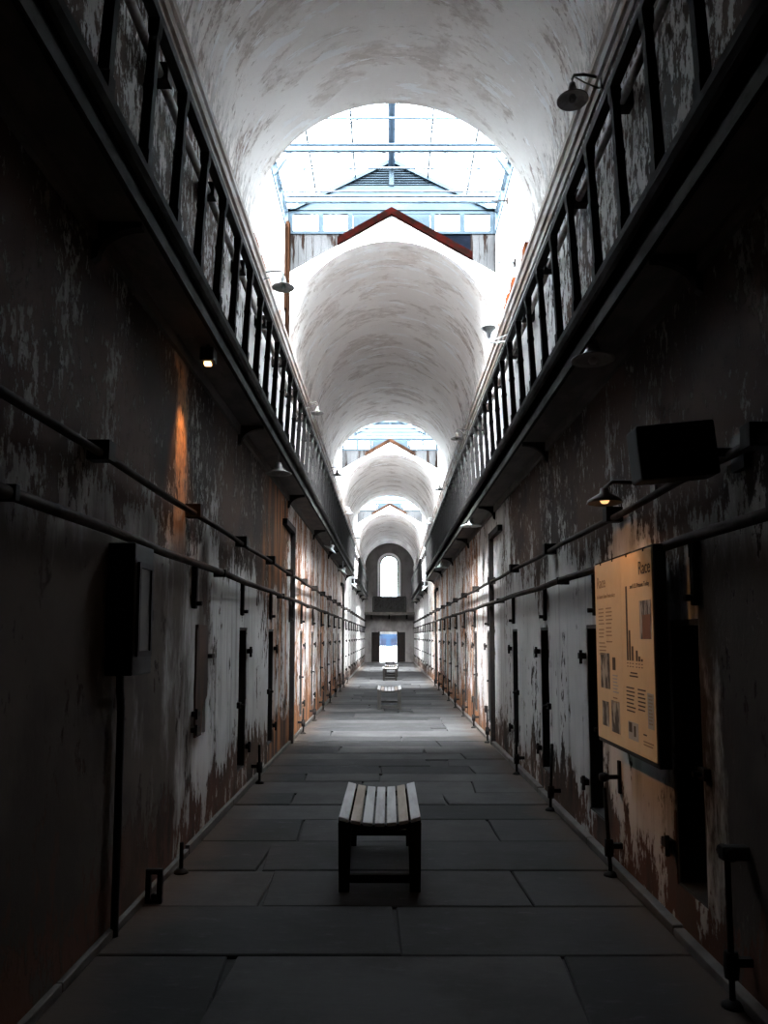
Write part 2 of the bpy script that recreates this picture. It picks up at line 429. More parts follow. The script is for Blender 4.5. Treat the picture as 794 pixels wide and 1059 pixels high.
# baseboards
for nm, x0, x1, s in (('baseboard_left', WL, WL + .035, 'left'), ('baseboard_right', WR - .06, WR, 'right')):
    m = MB(); y = Y0
    while y < YE:
        l = random.uniform(1.2, 2.2); h = random.uniform(.045, .07)
        m.box(x0, x1, y, min(y + l, YE) - .008, 0, h, .008); y += l
    tag(m.build(nm, 'stone_curb'), 'low worn stone kerb along the foot of the %s wall' % s, 'baseboard', kind='structure')

# ------------------------------------------------------------------ vaults
def vault(name, y0, y1, label):
    m = MB(); na = 56; ny = max(6, int((y1 - y0) / .35)); ro = 1.95
    inn = []
    for j in range(ny + 1):
        y = y0 + (y1 - y0) * j / ny; row = []
        for i in range(na + 1):
            a = PI * i / na
            w = .008 * math.sin(y * 1.7 + 3 * a) + .006 * math.sin(y * .6 - 5 * a)
            w *= math.sin(a) * min(1, (y - y0) / 1.2, (y1 - y) / 1.2)
            row.append(m.b.verts.new((CX - (R + w) * math.cos(a), y, SPR + (R + w) * math.sin(a))))
        inn.append(row)
    for u, v in zip(inn, inn[1:]):
        for i in range(na): m.b.faces.new([u[i], u[i + 1], v[i + 1], v[i]]).smooth = True
    out = []
    for y in (y0, y1):
        out.append([m.b.verts.new((CX - ro * math.cos(PI * i / na), y, SPR + ro * math.sin(PI * i / na))) for i in range(na + 1)])
    for i in range(na):
        m.b.faces.new([out[0][i], out[1][i], out[1][i + 1], out[0][i + 1]])
        m.b.faces.new([inn[0][i], out[0][i], out[0][i + 1], inn[0][i + 1]])
        m.b.faces.new([inn[-1][i], inn[-1][i + 1], out[1][i + 1], out[1][i]])
    for row in (inn[0], inn[-1]):
        for p, q in zip(row, row[1:]):
            ed = m.b.edges.get((p, q))
            if ed: ed.smooth = False
    tag(m.build(name, 'vault'), label, 'vaulted ceiling', kind='structure')
LAN = [(7.78, 10.66), (20.0, 23.7), (30.9, 35.4)]
T = .24
vault('ceiling', Y0, LAN[0][0] - T, 'flaking plaster barrel vault nearest the camera, before the first skylight')
vault('ceiling.001', LAN[0][1] + T, LAN[1][0] - T, 'pale plaster barrel vault between the first and second skylights')
vault('ceiling.002', LAN[1][1] + T, LAN[2][0] - T, 'pale plaster barrel vault between the second and third skylights')
vault('ceiling.003', LAN[2][1] + T, YE + .3, 'dim plaster barrel vault above the arched end window')

# cornices
ntrim = 0
def trim(mb, mat, label):
    global ntrim; ntrim += 1
    return tag(mb.build('trim_%d' % ntrim, mat), label, 'trim', kind='structure')
for sg, X, s in ((1, WL, 'left'), (-1, WR, 'right')):
    prof = [(X, 5.62), (X + sg * .02, 5.62), (X + sg * .025, 5.68), (X + sg * .05, 5.69), (X + sg * .055, 5.76), (X + sg * .075, 5.78), (X + sg * .075, 5.84), (X + sg * .03, 5.87), (X, 5.875)]
    m = MB(); y = Y0
    while y < YE - .05:
        y2 = min(y + 3.1, YE); m.prism(prof, y, y2, 'y'); y = y2
    trim(m, 'cornice', 'stepped moulded cornice along the top of the %s wall under the vaults' % s)
    m = MB(); y = 7.9
    while y < 10.2:
        l = random.uniform(.10, .22)
        m.box(min(X, X + sg * random.uniform(.025, .06)), max(X, X + sg * .03), y, y + l - .008, 5.88, 5.88 + random.choice([.06, .06, .12, .13]))
        y += l
    trim(m, 'orange_brick', 'broken row of exposed orange bricks on the %s cornice under the first skylight' % s)

# ------------------------------------------------------------------ skylight lanterns
def ztop(x): return 7.80 - .58 * abs(x - CX)
EAVE, SILL, RIDGE = 7.89, 7.53, 8.68
def gable(y0, y1):
    m = MB(); n = 56; xs = [CX - R * math.cos(PI * i / n) for i in range(n + 1)]
    za = [SPR + R * math.sin(PI * i / n) for i in range(n + 1)]
    for i in range(n):
        a, b = xs[i], xs[i + 1]
        ta, tb = max(ztop(a), za[i] + .02), max(ztop(b), za[i + 1] + .02)
        m.hexa([(a, y0, za[i]), (b, y0, za[i + 1]), (b, y1, za[i + 1]), (a, y1, za[i]), (a, y0, ta), (b, y0, tb), (b, y1, tb), (a, y1, ta)])
    return m
ns = ['first', 'second', 'third']
nwall = 0
def arch_inner(o):
    o.data.materials.append(M['vault'])
    for p in o.data.polygons:
        if abs(p.normal.y) < .5 and math.hypot(p.center.x - CX, p.center.z - SPR) < R + .005: p.material_index = 1
    return o
def end_wall(yf, d, which, where, coping='brick'):
    """upper end of a light well; yf: face seen from inside the well, d: outward direction"""
    global nwall; nwall += 1
    a, b = sorted((yf, yf + d * T))
    tag(arch_inner(gable(a, b).build('wall_gable_%d' % nwall, 'gable_plaster')), 'white plastered gable arch at the %s end of the %s skylight well' % (where, which), 'wall', kind='structure')
    a, b = sorted((yf + d * .03, yf + d * .12))
    m = MB()
    lim = {-1: .78, 1: 1.17 if (d > 0 and which == 'first') else .78}
    for s in (-1, 1):
        x0, x1 = CX + s * lim[s], CX + s * R
        m.hexa([(x0, a, ztop(x0)), (x1, a, ztop(x1)), (x1, b, ztop(x1)), (x0, b, ztop(x0)), (x0, a, SILL), (x1, a, SILL), (x1, b, SILL), (x0, b, SILL)])
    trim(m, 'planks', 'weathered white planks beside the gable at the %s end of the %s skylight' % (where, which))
    m = MB()
    for s in (-1, 1):
        x0, x1 = CX, CX + s * (lim[s] + .02)
        y0, y1 = sorted((yf - d * .05, yf + d * .16))
        m.hexa([(x0, y0, ztop(x0)), (x1, y0, ztop(x1)), (x1, y1, ztop(x1)), (x0, y1, ztop(x0)),
                (x0, y0, ztop(x0) + .11), (x1, y0, ztop(x1) + .11), (x1, y1, ztop(x1) + .11), (x0, y1, ztop(x0) + .11)])
    trim(m, coping, 'sloping brick coping on the gable at the %s end of the %s skylight' % (where, which))
    m = MB(); y0, y1 = sorted((yf + d * .04, yf + d * .10))  # near-black sheet whose colour stands for the shade of an open recess
    for sd in (-1, 1):
        x0, x1 = CX + sd * .45, CX + sd * (lim[sd] + .01)
        m.hexa([(x0, y0, ztop(x0) - .01), (x1, y0, ztop(x1) - .01), (x1, y1, ztop(x1) - .01), (x0, y1, ztop(x0) - .01), (x0, y0, SILL + .01), (x1, y0, SILL + .01), (x1, y1, SILL + .01), (x0, y1, SILL + .01)])
    trim(m, 'dark_void', 'near-black sheet standing in for the shaded recess behind the coping at the %s end of the %s skylight' % (where, which))

def skylight(k, ya, yb):
    w = ns[k]
    e = empty('skylight', (CX, (ya + yb) / 2, SILL), '%s glazed roof lantern from the camera, with pale blue steel trusses and louvred gable' % w, 'skylight', 'glazed roof lanterns over the corridor')
    O = Vector(e.location)
    def B(m, name, mat): 
        bmesh.ops.translate(m.b, verts=m.b.verts[:], vec=-O); return m.build(name, mat, e)
    xl, xr = WL, WR
    sl = (RIDGE - EAVE) / R
    # end frames
    for yf, d in ((ya, -1), (yb, 1)):
        y0, y1 = sorted((yf + d * .015, yf + d * .07))
        m = MB(); m.box(xl, xr, y0, y1, SILL, SILL + .045); m.box(xl, xr, y0, y1, EAVE - .05, EAVE)
        for s in (-1, 1):
            for x in (.575, 1.01, 1.46):
                a, b = sorted((CX + s * x, CX + s * (x + .075))); m.box(a, b, y0, y1, SILL + .045, EAVE - .05)
        B(m, 'window_band', 'blue_boards')
        y2, y3 = sorted((yf + d * .02, yf + d * .06))
        B(MB().box(CX - .57, CX + .57, y2, y3, SILL + .045, EAVE - .05), 'centre_panel', 'blue_boards')
        for s in (-1, 1):
            for x in (.65, 1.085):
                a, b = sorted((CX + s * x, CX + s * (x + (.36 if x < 1 else .375))))
                B(MB().box(a, b, yf + d * .03, yf + d * .038, SILL + .045, EAVE - .05), 'window_pane', 'glass')
        m = MB()
        m.prism([(xl, EAVE), (xr, EAVE), (CX + R - .35 / sl * .5, EAVE + .175), (CX - R + .35 / sl * .5, EAVE + .175)], *sorted((yf, yf + d * .05)), 'y')
        h = .375; q = (RIDGE - EAVE - h) / sl
        m.prism([(CX - R + .19 / sl, EAVE + .19), (CX + R - .19 / sl, EAVE + .19), (CX + q, EAVE + h), (CX - q, EAVE + h)], *sorted((yf, yf + d * .05)), 'y')
        m.prism([(CX - R, EAVE - .0), (CX - R + .12, EAVE), (CX, RIDGE - .06), (CX, RIDGE)], *sorted((yf - d * .03, yf + d * .05)), 'y')
        m.prism([(CX + R, EAVE - .0), (CX + R - .12, EAVE), (CX, RIDGE - .06), (CX, RIDGE)], *sorted((yf - d * .03, yf + d * .05)), 'y')
        m.box(CX - .035, CX + .035, *sorted((yf - d * .02, yf + d * .04)), EAVE + h, RIDGE - .06)
        B(m, 'gable_boarding', 'blue_boards')
        m = MB(); z = EAVE + h + .02
        while z < RIDGE - .07:
            hw = (RIDGE - z - .05) / sl - .03
            if hw > .05:
                for s in (-1, 1):
                    a, b = sorted((CX + s * .04, CX + s * hw))
                    y0, y1 = sorted((yf + d * .01, yf + d * .05))
                    f, g = (yf + d * .0, yf + d * .045)
                    m.hexa([(a, f, z), (b, f, z), (b, g, z + .03), (a, g, z + .03), (a, f, z + .008), (b, f, z + .008), (b, g, z + .038), (a, g, z + .038)])
            z += .036
        m.prism([(CX - (.4 / sl), EAVE + h), (CX + .4 / sl, EAVE + h), (CX, RIDGE - .04)], *sorted((yf + d * .055, yf + d * .07)), 'y')
        B(m, 'louvre', 'blue_boards')
    # side frames
    for X, s in ((xl, 1), (xr, -1)):
        a, b = sorted((X - s * .05, X + s * .01))
        m = MB(); m.box(a, b, ya, yb, SILL - .02, SILL + .03); m.box(a, b, ya, yb, EAVE - .05, EAVE)
        y = ya
        while y < yb:
            m.box(a, b, y - .02, y + .02, SILL, EAVE); y += .575
        B(m, 'side_frame', 'blue_paint')
        B(MB().box(X - s * .03, X - s * .022, ya, yb, SILL + .03, EAVE - .05), 'side_pane', 'glass') if s > 0 else B(MB().box(X + .022, X + .03, ya, yb, SILL + .03, EAVE - .05), 'side_pane', 'glass')
        B(MB().tube([(X + s * .25, yb - 1.25, EAVE + .13), (X, yb - 1.25, SILL + .1)], .02, 6), 'side_strut', 'blue_paint')
    # ridge, rafters, purlins, ties
    m = MB(); m.box(CX - .048, CX - .012, ya, yb, RIDGE - .14, RIDGE + .02); m.box(CX + .012, CX + .048, ya, yb, RIDGE - .14, RIDGE + .02); m.box(CX - .012, CX + .012, ya, yb, RIDGE - .12, RIDGE + .03)
    B(m, 'ridge_beam', 'blue_steel')
    y = ya + .25
    while y < yb - .1:
        for s in (-1, 1):
            B(MB().tube([(CX, y, RIDGE - .0), (CX + s * R, y, EAVE)], .009, 5), 'rafter', 'thin_steel')
        y += .48
    for s in (-1, 1):
        for f in (.35, .72):
            B(MB().tube([(CX + s * R * f, ya, RIDGE - sl * R * f - .02), (CX + s * R * f, yb, RIDGE - sl * R * f - .02)], .012, 6), 'purlin', 'thin_steel')
        B(MB().poly([(CX, ya, RIDGE + .012), (CX, yb, RIDGE + .012), (CX + s * (R + .1), yb, EAVE - .04), (CX + s * (R + .1), ya, EAVE - .04),
                     (CX, ya, RIDGE + .018), (CX, yb, RIDGE + .018), (CX + s * (R + .1), yb, EAVE - .034), (CX + s * (R + .1), ya, EAVE - .034)],
                    [(0, 1, 2, 3), (4, 7, 6, 5), (0, 4, 5, 1), (1, 5, 6, 2), (2, 6, 7, 3), (3, 7, 4, 0)]), 'glass_pane', 'glass')
    y = yb - .26
    while y > ya + .1:
        m = MB(); m.box(xl, xr, y - .03, y + .03, EAVE - .04, EAVE - .025); m.box(xl, xr, y - .008, y + .008, EAVE - .03, EAVE + .045); m.box(xl, xr, y - .03, y + .03, EAVE + .04, EAVE + .05)
        B(m, 'tie_beam', 'blue_paint')
        if y < yb - 1:
            B(MB().tube([(CX, y, RIDGE - .12), (CX - .8, y, EAVE + .02)], .008, 5), 'truss_brace', 'blue_paint')
            B(MB().tube([(CX, y, RIDGE - .12), (CX + .8, y, EAVE + .02)], .008, 5), 'truss_brace', 'blue_paint')
        y -= 1.15
    for y in (yb - .46, yb - 1.0, yb - 1.98):
        B(MB().tube([(xl, y, EAVE), (xr, y, EAVE)], .013, 6), 'tie_rod', 'thin_steel' if y > yb - .6 else 'blue_paint')

for k, (ya, yb) in enumerate(LAN):
    end_wall(yb, 1, ns[k], 'far', 'brick' if k == 0 else 'corner_wood')
    end_wall(ya, -1, ns[k], 'near', 'brick')
    for X, s, nm in ((WL, -1, 'left'), (WR, 1, 'right')):
        a, b = sorted((X, X + s * .3))
        m = MB(); m.box(a, b, ya - T, yb + T, SPR, SILL)
        tag(m.build('wall_skylight_%s_%d' % (nm, k + 1), 'side_boards'), 'white boarded %s side of the %s skylight well' % (nm, ns[k]), 'wall', kind='structure')
    skylight(k, ya, yb)
m = MB(); m.box(WL, WL + .05, 10.50, 10.655, SPR + .05, SILL + .1); m.box(WL, WL + .03, 10.40, 10.5, SPR + .4, SILL)
trim(m, 'corner_wood', 'dark brown corner post at the far left of the first skylight well')

# near and far end walls
m = MB(); m.box(WL - .4, WR + .4, Y0 - .3, Y0, -.1, 7.9)
tag(m.build('wall_near', 'dark_void'), 'dark end wall behind the camera', 'wall', kind='structure')
def far_wall():
    m = MB(); y0, y1 = YE, YE + .45
    wx0, wx1, wz0, wzs = .02 - .575, .02 + .575, 4.0, 6.08       # arched window
    dx0, dx1, dz1 = -.55, .50, 1.87
    n = 20; xs = {WL - .3, WR + .3, dx0, dx1}
    for i in range(n + 1): xs.add(round(.02 - .575 * math.cos(PI * i / n), 5))
    xs = sorted(xs); xs = [a for i, a in enumerate(xs) if i == 0 or a - xs[i - 1] > 1e-4]
    def wt(x): return wzs + math.sqrt(max(0, .575 ** 2 - (x - .02) ** 2))
    for a, b in zip(xs, xs[1:]):
        c = (a + b) / 2; iv = []; lo = (-.05, -.05)
        if dx0 < c < dx1: lo = (dz1, dz1)
        if wx0 < c < wx1:
            iv.append((lo, (wz0, wz0))); lo = (wt(a), wt(b))
        iv.append((lo, (7.9, 7.9)))
        for (p, q), (r, s) in iv:
            m.hexa([(a, y0, p), (b, y0, q), (b, y1, q), (a, y1, p), (a, y0, r), (b, y0, s), (b, y1, s), (a, y1, r)])
    tag(m.build('wall_far', 'vault_end'), 'grey far end wall with arched window above an open doorway', 'wall', kind='structure')
M['vault_end'] = simple('vault_end', (.14, .125, .12), (.08, .07, .065), 1.6, (1, 1, .6), thr=(.42, .62))
far_wall()
# arched window: white surround, dark frame, glass
e = empty('window_1', (.02, YE, 4.0), 'tall round-headed window with white surround in the far end wall', 'window', kind='structure')
def arch_ring(ro, ri, h, y0, y1, bottom=True):
    m = MB(); n = 24
    po = [(-ro, 0)] + [(-ro * math.cos(PI * i / n), h + ro * math.sin(PI * i / n)) for i in range(n + 1)] + [(ro, 0)]
    pi = [(-ri, 0)] + [(-ri * math.cos(PI * i / n), h + ri * math.sin(PI * i / n)) for i in range(n + 1)] + [(ri, 0)]
    for i in range(len(po) - 1):
        a, b, c, d = po[i], po[i + 1], pi[i + 1], pi[i]
        m.hexa([(a[0], y0, a[1]), (b[0], y0, b[1]), (c[0], y0, c[1]), (d[0], y0, d[1]), (a[0], y1, a[1]), (b[0], y1, b[1]), (c[0], y1, c[1]), (d[0], y1, d[1])])
    return m
arch_ring(.80, .72, 2.08, -.06, 0).build('hood_mould', 'vault_end', e)
arch_ring(.72, .575, 2.08, -.03, .0).build('surround', 'gable_plaster', e)
m = arch_ring(.574, .50, 2.08, .10, .18); m.box(-.5, .5, .10, .18, 0, .06)
m.build('window_frame', 'iron', e)
m = MB()
for i in range(1, 5): m.box(-.5, .5, .135, .145, i * .46, i * .46 + .012)
m.build('glazing_bar', 'lamp_pale', e)
m = MB(); n = 24
m.prism([(-.5, .06)] + [(-.5 * math.cos(PI * i / n), 2.08 + .5 * math.sin(PI * i / n)) for i in range(n + 1)] + [(.5, .06)], .15, .156, 'y'); m.build('window_pane', 'glass', e)
# doorway frame
ndoor += 1
e = empty('door_%d' % ndoor, (-.025, YE, 0), 'open doorway to daylight at the far end of the corridor', 'door', kind='structure')
m = MB(); m.box(-.62, -.525, -.04, .05, 0, 1.9); m.box(.525, .62, -.04, .05, 0, 1.9); m.build('door_frame', 'iron', e)
MB().box(-.525, .525, .02, .12, 1.72, 1.87).build('door_lintel', 'gable_plaster', e)
for x, s in ((-.62, -1), (.62, 1)):
    a, b = sorted((x, x + s * .42)); MB().box(a, b, -.10, -.05, .02, 1.85).build('door_leaf', 'iron', e)
# bridge in front of the end wall
e = empty('bridge', (CX, YE, 2.9), 'dark walkway bridge crossing below the arched end window', 'bridge', kind='structure')
MB().box(-1.53, 1.53, -1.1, -.02, .0, .16).build('deck', 'soffit', e)
m = MB(); m.box(-.95, .95, -1.1, -1.05, .3, 1.08); m.build('parapet_panel', 'fascia_paint', e)
m = MB(); m.box(-1.0, 1.0, -1.13, -1.03, 1.06, 1.13); m.box(-1.02, 1.02, -1.12, -1.03, .16, .3); m.build('parapet_rail', 'rail_paint', e)
for x in (-1.0, -.33, .33, 1.0): MB().box(x - .04, x + .04, -1.13, -1.04, .16, 1.06).build('parapet_post', 'rail_paint', e)
for x in (-1.1, -.02, 1.06): MB().box(x - .05, x + .05, -1.05, -.02, -.25, 0).build('bracket', 'iron', e)

# outside the door
tag(MB().box(-25, 25, YE + .45, 90, -.3, -.05).build('ground', 'ground'), 'bright pale paved yard seen through the far doorway', 'ground', kind='structure')
tag(MB().box(-8, 8, 56, 56.5, -.1, .84).build('yard_wall', 'ground'), 'low white yard wall outside the far doorway', 'wall', kind='structure')
e = empty('building', (0, 62, -.1), 'blue-grey building outside, framed by the far doorway', 'building')
MB().box(-9, 9, 0, 4, 0, 3.4).build('facade', 'blue_building', e)
for x in (-1.35, -.45, .4, 1.2):
    MB().box(x - .22, x + .22, -.05, .02, .9, 1.5).build('window', 'dark_void', e)
MB().box(-9.1, 9.1, -.2, 4.1, 3.4, 3.6).build('roof_edge', 'fascia_paint', e)

# ------------------------------------------------------------------ galleries
def gallery(side, y0, y1, seg):
    L = side == 'l'; X = WL if L else WR; s = 1 if L else -1
    zb, zf, zr = (3.64, 3.92, 4.76) if L else (3.47, 3.81, 4.71)
    Xf = -1.2 if L else 1.28; sd = 'left' if L else 'right'
    where = 'before the third skylight' if seg == 0 else 'beyond the third skylight'
    e = empty('gallery', (X, y0, zb), '%s upper gallery walkway %s, projecting from the wall on brackets' % (sd, where), 'gallery', kind='structure')
    l = y1 - y0; w = (Xf - X); c = lambda a: s * a
    aw = abs(w)
    def bx(m, a, b, ya, yb, za, zb_): 
        p, q = sorted((c(a), c(b))); m.box(p, q, ya, yb, za, zb_)
    H = zf - zb
    m = MB(); bx(m, 0, aw - .03, 0, l, .05, .11); m.build('soffit', 'soffit', e)
    m = MB(); bx(m, 0, aw - .02, 0, l, .11, H); m.build('deck', 'fascia_paint', e)
    prof = [(aw - .03, .02), (aw - .005, .02), (aw - .005, .09), (aw - .02, .10), (aw - .02, H - .10), (aw - .0, H - .085), (aw + .015, H - .05), (aw + .015, H - .005), (aw - .03, H - .0)]
    m = MB(); m.prism([(c(a), z) for a, z in prof], 0, l, 'y'); m.build('fascia', 'fascia_paint', e)
    m = MB(); bx(m, aw - .006, aw + .004, 0, l, .012, .085); m.build('fascia_strip', 'fascia_strip', e)
    m = MB(); bx(m, 0, .03, 0, l, -.04, .05); m.build('wall_plate', 'soffit', e)
    y = .55
    while y < l:
        m = MB(); p = [(0, .05), (aw - .05, .05), (aw - .05, .02)] + [(aw - .05 - (aw - .08) * math.sin(PI / 2 * i / 6), .02 - .15 * (1 - math.cos(PI / 2 * i / 6))) for i in range(1, 7)] + [(0, -.15)]
        m.prism([(c(a), z) for a, z in p], y, y + .05, 'y'); m.build('bracket', 'iron', e); y += 3.7
    # railing
    r = empty('gallery_railing', (Xf - s * .035, y0, zf), 'dark balustrade with square balusters on the %s gallery %s' % (sd, where), 'railing')
    h = zr - zf; ln = .045
    def lean(z): return s * ln * z / h
    m = MB(); m.prism([(lean(h) + a, h + b) for a, b in ((-.028, -.03), (.028, -.03), (.036, .0), (.03, .022), (-.03, .022), (-.036, 0))], 0, l, 'y')
    m.build('top_rail', 'rail_paint', r)
    proto = None; y = (3.07 - y0 if L else 2.95 - y0); y -= int(y / .53) * .53
    while y < l - .03:
        if proto is None:
            m = MB(); N = [(0, .034), (.10, .034), (.115, .026), (h * .5, .024), (h * .53, .029), (h * .56, .024), (h - .12, .021), (h - .1, .027), (h - .03, .03)]
            for (z0, r0), (z1, r1) in zip(N, N[1:]):
                a, b = lean(z0), lean(z1)
                m.hexa([(a - r0, -r0, z0), (a + r0, -r0, z0), (a + r0, r0, z0), (a - r0, r0, z0), (b - r1, -r1, z1), (b + r1, -r1, z1), (b + r1, r1, z1), (b - r1, r1, z1)])
            proto = m.build('baluster', 'baluster_paint', r); proto.location.y = y
        else:
            b = proto.copy(); col.objects.link(b); b.parent = r; b.location.y = y
        y += .53
for sd in 'lr':
    gallery(sd, -.6, 26.0, 0); gallery(sd, 30.4, 43.0, 1)

# ------------------------------------------------------------------ pipes
def pipe(X, s, z, r, y0, y1, mat, label, bstep, b0, hang=None):
    hb = .016 if hang else .045; rb = .004 if hang else .05
    e = empty('pipe', (X, y0, z), label, 'pipe')
    l = y1 - y0; off = s * (r + .045)
    pts = []; n = int(l / .9)
    for i in range(n + 1): pts.append((off, l * i / n, .008 * math.sin(i * 2.1)))
    MB().tube(pts, r, 10).build('pipe_run', mat, e)
    proto = None; y = b0 - y0; k = 0
    while y < l and k < 40:
        if proto is None:
            m = MB(); a, b = sorted((0, s * (2 * r + (.052 if hang else .07)))); m.box(a, b, -hb, hb, -r - .006, r + rb, .003)
            proto = m.build('bracket', 'iron', e); proto.location.y = y
        else:
            b = proto.copy(); col.objects.link(b); b.parent = e; b.location.y = y
        y += bstep; k += 1
    if hang:
        proto = None
        for yy in hang:
            if proto is None:
                m = MB(); a, b = sorted((s * .005, s * .04)); m.box(a, b, -.02, .02, -.31, -r * .5); m.box(a, b, -.03, .03, -.33, -.25, .01); m.box(a, b, -.03, .03, -.08, r)
                m.tube([(s * .03, 0, -.29), (s * .08, 0, -.29)], .018, 8)
                proto = m.build('hanger', 'iron', e); proto.location.y = yy - y0
            else:
                b = proto.copy(); col.objects.link(b); b.parent = e; b.location.y = yy - y0
    return e
pipe(WL, 1, 2.503, .022, -2.5, 46.6, 'pipe', 'upper of the two horizontal rods on the left wall below the gallery', 1.82, 1.9)
pipe(WL, 1, 2.138, .027, -2.5, 46.6, 'pipe', 'lower of the two horizontal pipes on the left wall, with lever hangers above the doors', 3.64, 2.8, [5.74, 7.62, 9.45, 11.3] + [y - .2 for y in doorsL[2:]])
pipe(WR, -1, 2.400, .022, -2.5, 46.6, 'pipe', 'upper of the two horizontal rods on the right wall above the information board', 2.03, 3.05)
pipe(WR, -1, 2.085, .028, -2.5, 46.6, 'pipe', 'lower of the two horizontal pipes on the right wall, with lever hangers above the doors', 3.70, 2.9, [3.83, 5.70, 7.54, 9.45, 11.5] + [y - .1 for y in doorsR[4:]])
pipe(WL, 1, 5.08, .03, -2.5, 46.6, 'pipe_pale', 'horizontal rod behind the balustrade on the upper left wall', 1.24, 3.20)
pipe(WR, -1, 5.05, .03, -2.5, 46.6, 'pipe_pale', 'horizontal rod behind the balustrade on the upper right wall', 1.10, 2.43)

# iron door frames: tall post with head piece
def iron_frame(X, s, yp, yn, zt, label):
    e = empty('iron_door_frame', (X, yp, 0), label, 'door frame', 'tall iron frames on the corridor walls')
    a, b = sorted((0, s * .07))
    MB().box(a, b, -.045, .045, 0, zt, .006).build('post', 'iron', e)
    MB().box(a, b, yn - yp, -.045, zt - .09, zt, .006).build('head', 'iron', e)
    for z in (.18, .62, 1.55):
        c, d = sorted((0, s * .05)); MB().box(c, d, .045, .17, z, z + .04, .005).build('hinge_pin', 'iron', e)
    return e
iron_frame(WL, 1, 11.50, 10.55, 3.26, 'tall black iron frame on the left wall, nearer one, beside the orange rust patch')
iron_frame(WR, -1, 11.35, 10.40, 3.15, 'tall black iron frame on the right wall, nearer one, before the rust streak')
iron_frame(WL, 1, 24.3, 23.3, 3.26, 'tall black iron frame far along the left wall, second from the camera')
iron_frame(WR, -1, 25.0, 24.0, 3.15, 'tall black iron frame far along the right wall, second from the camera')

# lever rods at the foot of the walls
def lever(X, s, y, h, lean, label, group=None, clamp=True):
    e = empty('lever_rod', (X, y, 0), label, 'lever', group)
    MB().tube([(s * .09, 0, .0), (s * .09, lean * .5, h * .5), (s * .09, lean, h)], .014, 8).build('rod', 'iron', e)
    m = MB(); a, b = sorted((0, s * .115)); m.box(a, b, lean * .3 - .016, lean * .3 + .016, .17, .205); m.lathe([(.0, -.05), (.03, -.05), (.034, 0), (.03, .06), (0, .06)], (s * .09, lean * .3, .17), 10)
    if clamp: m.build('clamp', 'iron', e)
    else: m.b.free()
    m = MB(); m.lathe([(0, 0), (.05, 0), (.045, .015), (.02, .03), (0, .03)], (s * .09, 0, 0), 12); m.build('foot', 'iron', e)
    return e
e = lever(WR, -1, 3.42, .66, 0, 'black iron lever rod at lower right, nearest the camera on the right wall')
m = MB(); m.box(-.12, 0, -.03, .03, .62, .68, .008); m.tube([(-.09, -.05, .65), (-.09, .05, .65)], .028, 10); m.build('head_bracket', 'iron', e)
lever(WR, -1, 5.22, .56, .10, 'leaning iron lever rod on the right wall below the information board')
lever(WR, -1, 7.12, .62, -.12, 'leaning iron lever rod on the right wall, next beyond the information board')
lever(WR, -1, 8.95, .60, .0, 'iron lever rod on the right wall, second beyond the information board')
lever(WL, 1, 5.28, .20, .0, 'short iron rod stub at the foot of the left wall below the brown panel', None, False)
lever(WL, 1, 8.40, .42, -.05, 'iron lever rod at the foot of the left wall, beside the first black door')
for i, y in enumerate(doorsR[4:12]):
    lever(WR, -1, y - .38, .55, 0, 'thin iron lever rod at the foot of the right wall beyond the nearer iron frame', 'far lever rods on the right wall')
for i, y in enumerate(doorsL[2:10]):
    lever(WL, 1, y - .38, .42, 0, 'thin iron lever rod at the foot of the left wall beyond the nearer iron frame', 'far lever rods on the left wall')
# small iron loop at lower left
m = MB(); m.box(.0, .10, -.015, .015, .17, .20); m.box(.07, .10, -.015, .015, 0, .17); m.box(.0, .03, -.015, .015, 0, .17); m.box(.0, .10, -.015, .015, .0, .02)
m.lathe([(0, .02), (.018, .02), (.02, .05), (0, .06)], (.05, 0, 0), 8)
tag(m.build('iron_bracket', 'iron', None, (WL + .035, 4.70, 0)), 'small square iron bracket loop on the floor by the left wall', 'bracket')

# ------------------------------------------------------------------ electrical box and conduit
e = empty('electrical_box', (WL, 4.15, 1.39), 'dark electrical box with a glazed front on the left wall', 'box')
m = MB(); m.box(0, .145, -.14, .18, 0, .71, .008); m.build('cabinet', 'black', e)
m = MB()
m.box(.145, .16, -.10, .14, .10, .13); m.box(.145, .16, -.10, .14, .58, .61); m.box(.145, .16, -.10, -.07, .13, .58); m.box(.145, .16, .11, .14, .13, .58)
m.build('door_frame', 'rail_paint', e)
MB().box(.145, .151, -.07, .11, .13, .58).build('glass_front', 'dark_glass', e)
m = MB(); m.box(.145, .157, .145, .165, .3, .36); m.build('latch', 'iron', e)
m = MB(); m.tube([(.05, .02, 1.40), (.05, .02, 1.32), (.045, .06, 1.22), (.035, .09, 1.08), (.035, .09, .05), (.035, .09, 0)], .022, 10)
tag(m.build('conduit', 'black', None, (WL, 4.09, 0)), 'black conduit running from the electrical box down to the floor', 'conduit')

# ------------------------------------------------------------------ black box on wall arm (right)
e = empty('wall_speaker', (1.22, 3.14, 2.385), 'plain black box on an arm high on the right wall above the information board', 'speaker')
m = MB(); m.box(-.168, .168, -.02, .12, -.118, .118, .014); o = m.build('cabinet', 'black', e)
m = MB(); m.box(-.15, .15, -.026, -.02, -.10, .10); g = m.build('grille', 'black', e)
for q in (o, g): q.rotation_euler = (0, math.radians(-5.5), 0)
m = MB(); m.tube([(.05, .13, .0), (.25, .16, .03), (.36, .16, .03)], .022, 8); m.box(.33, .36, .10, .22, -.05, .11); m.build('wall_arm', 'black', e)

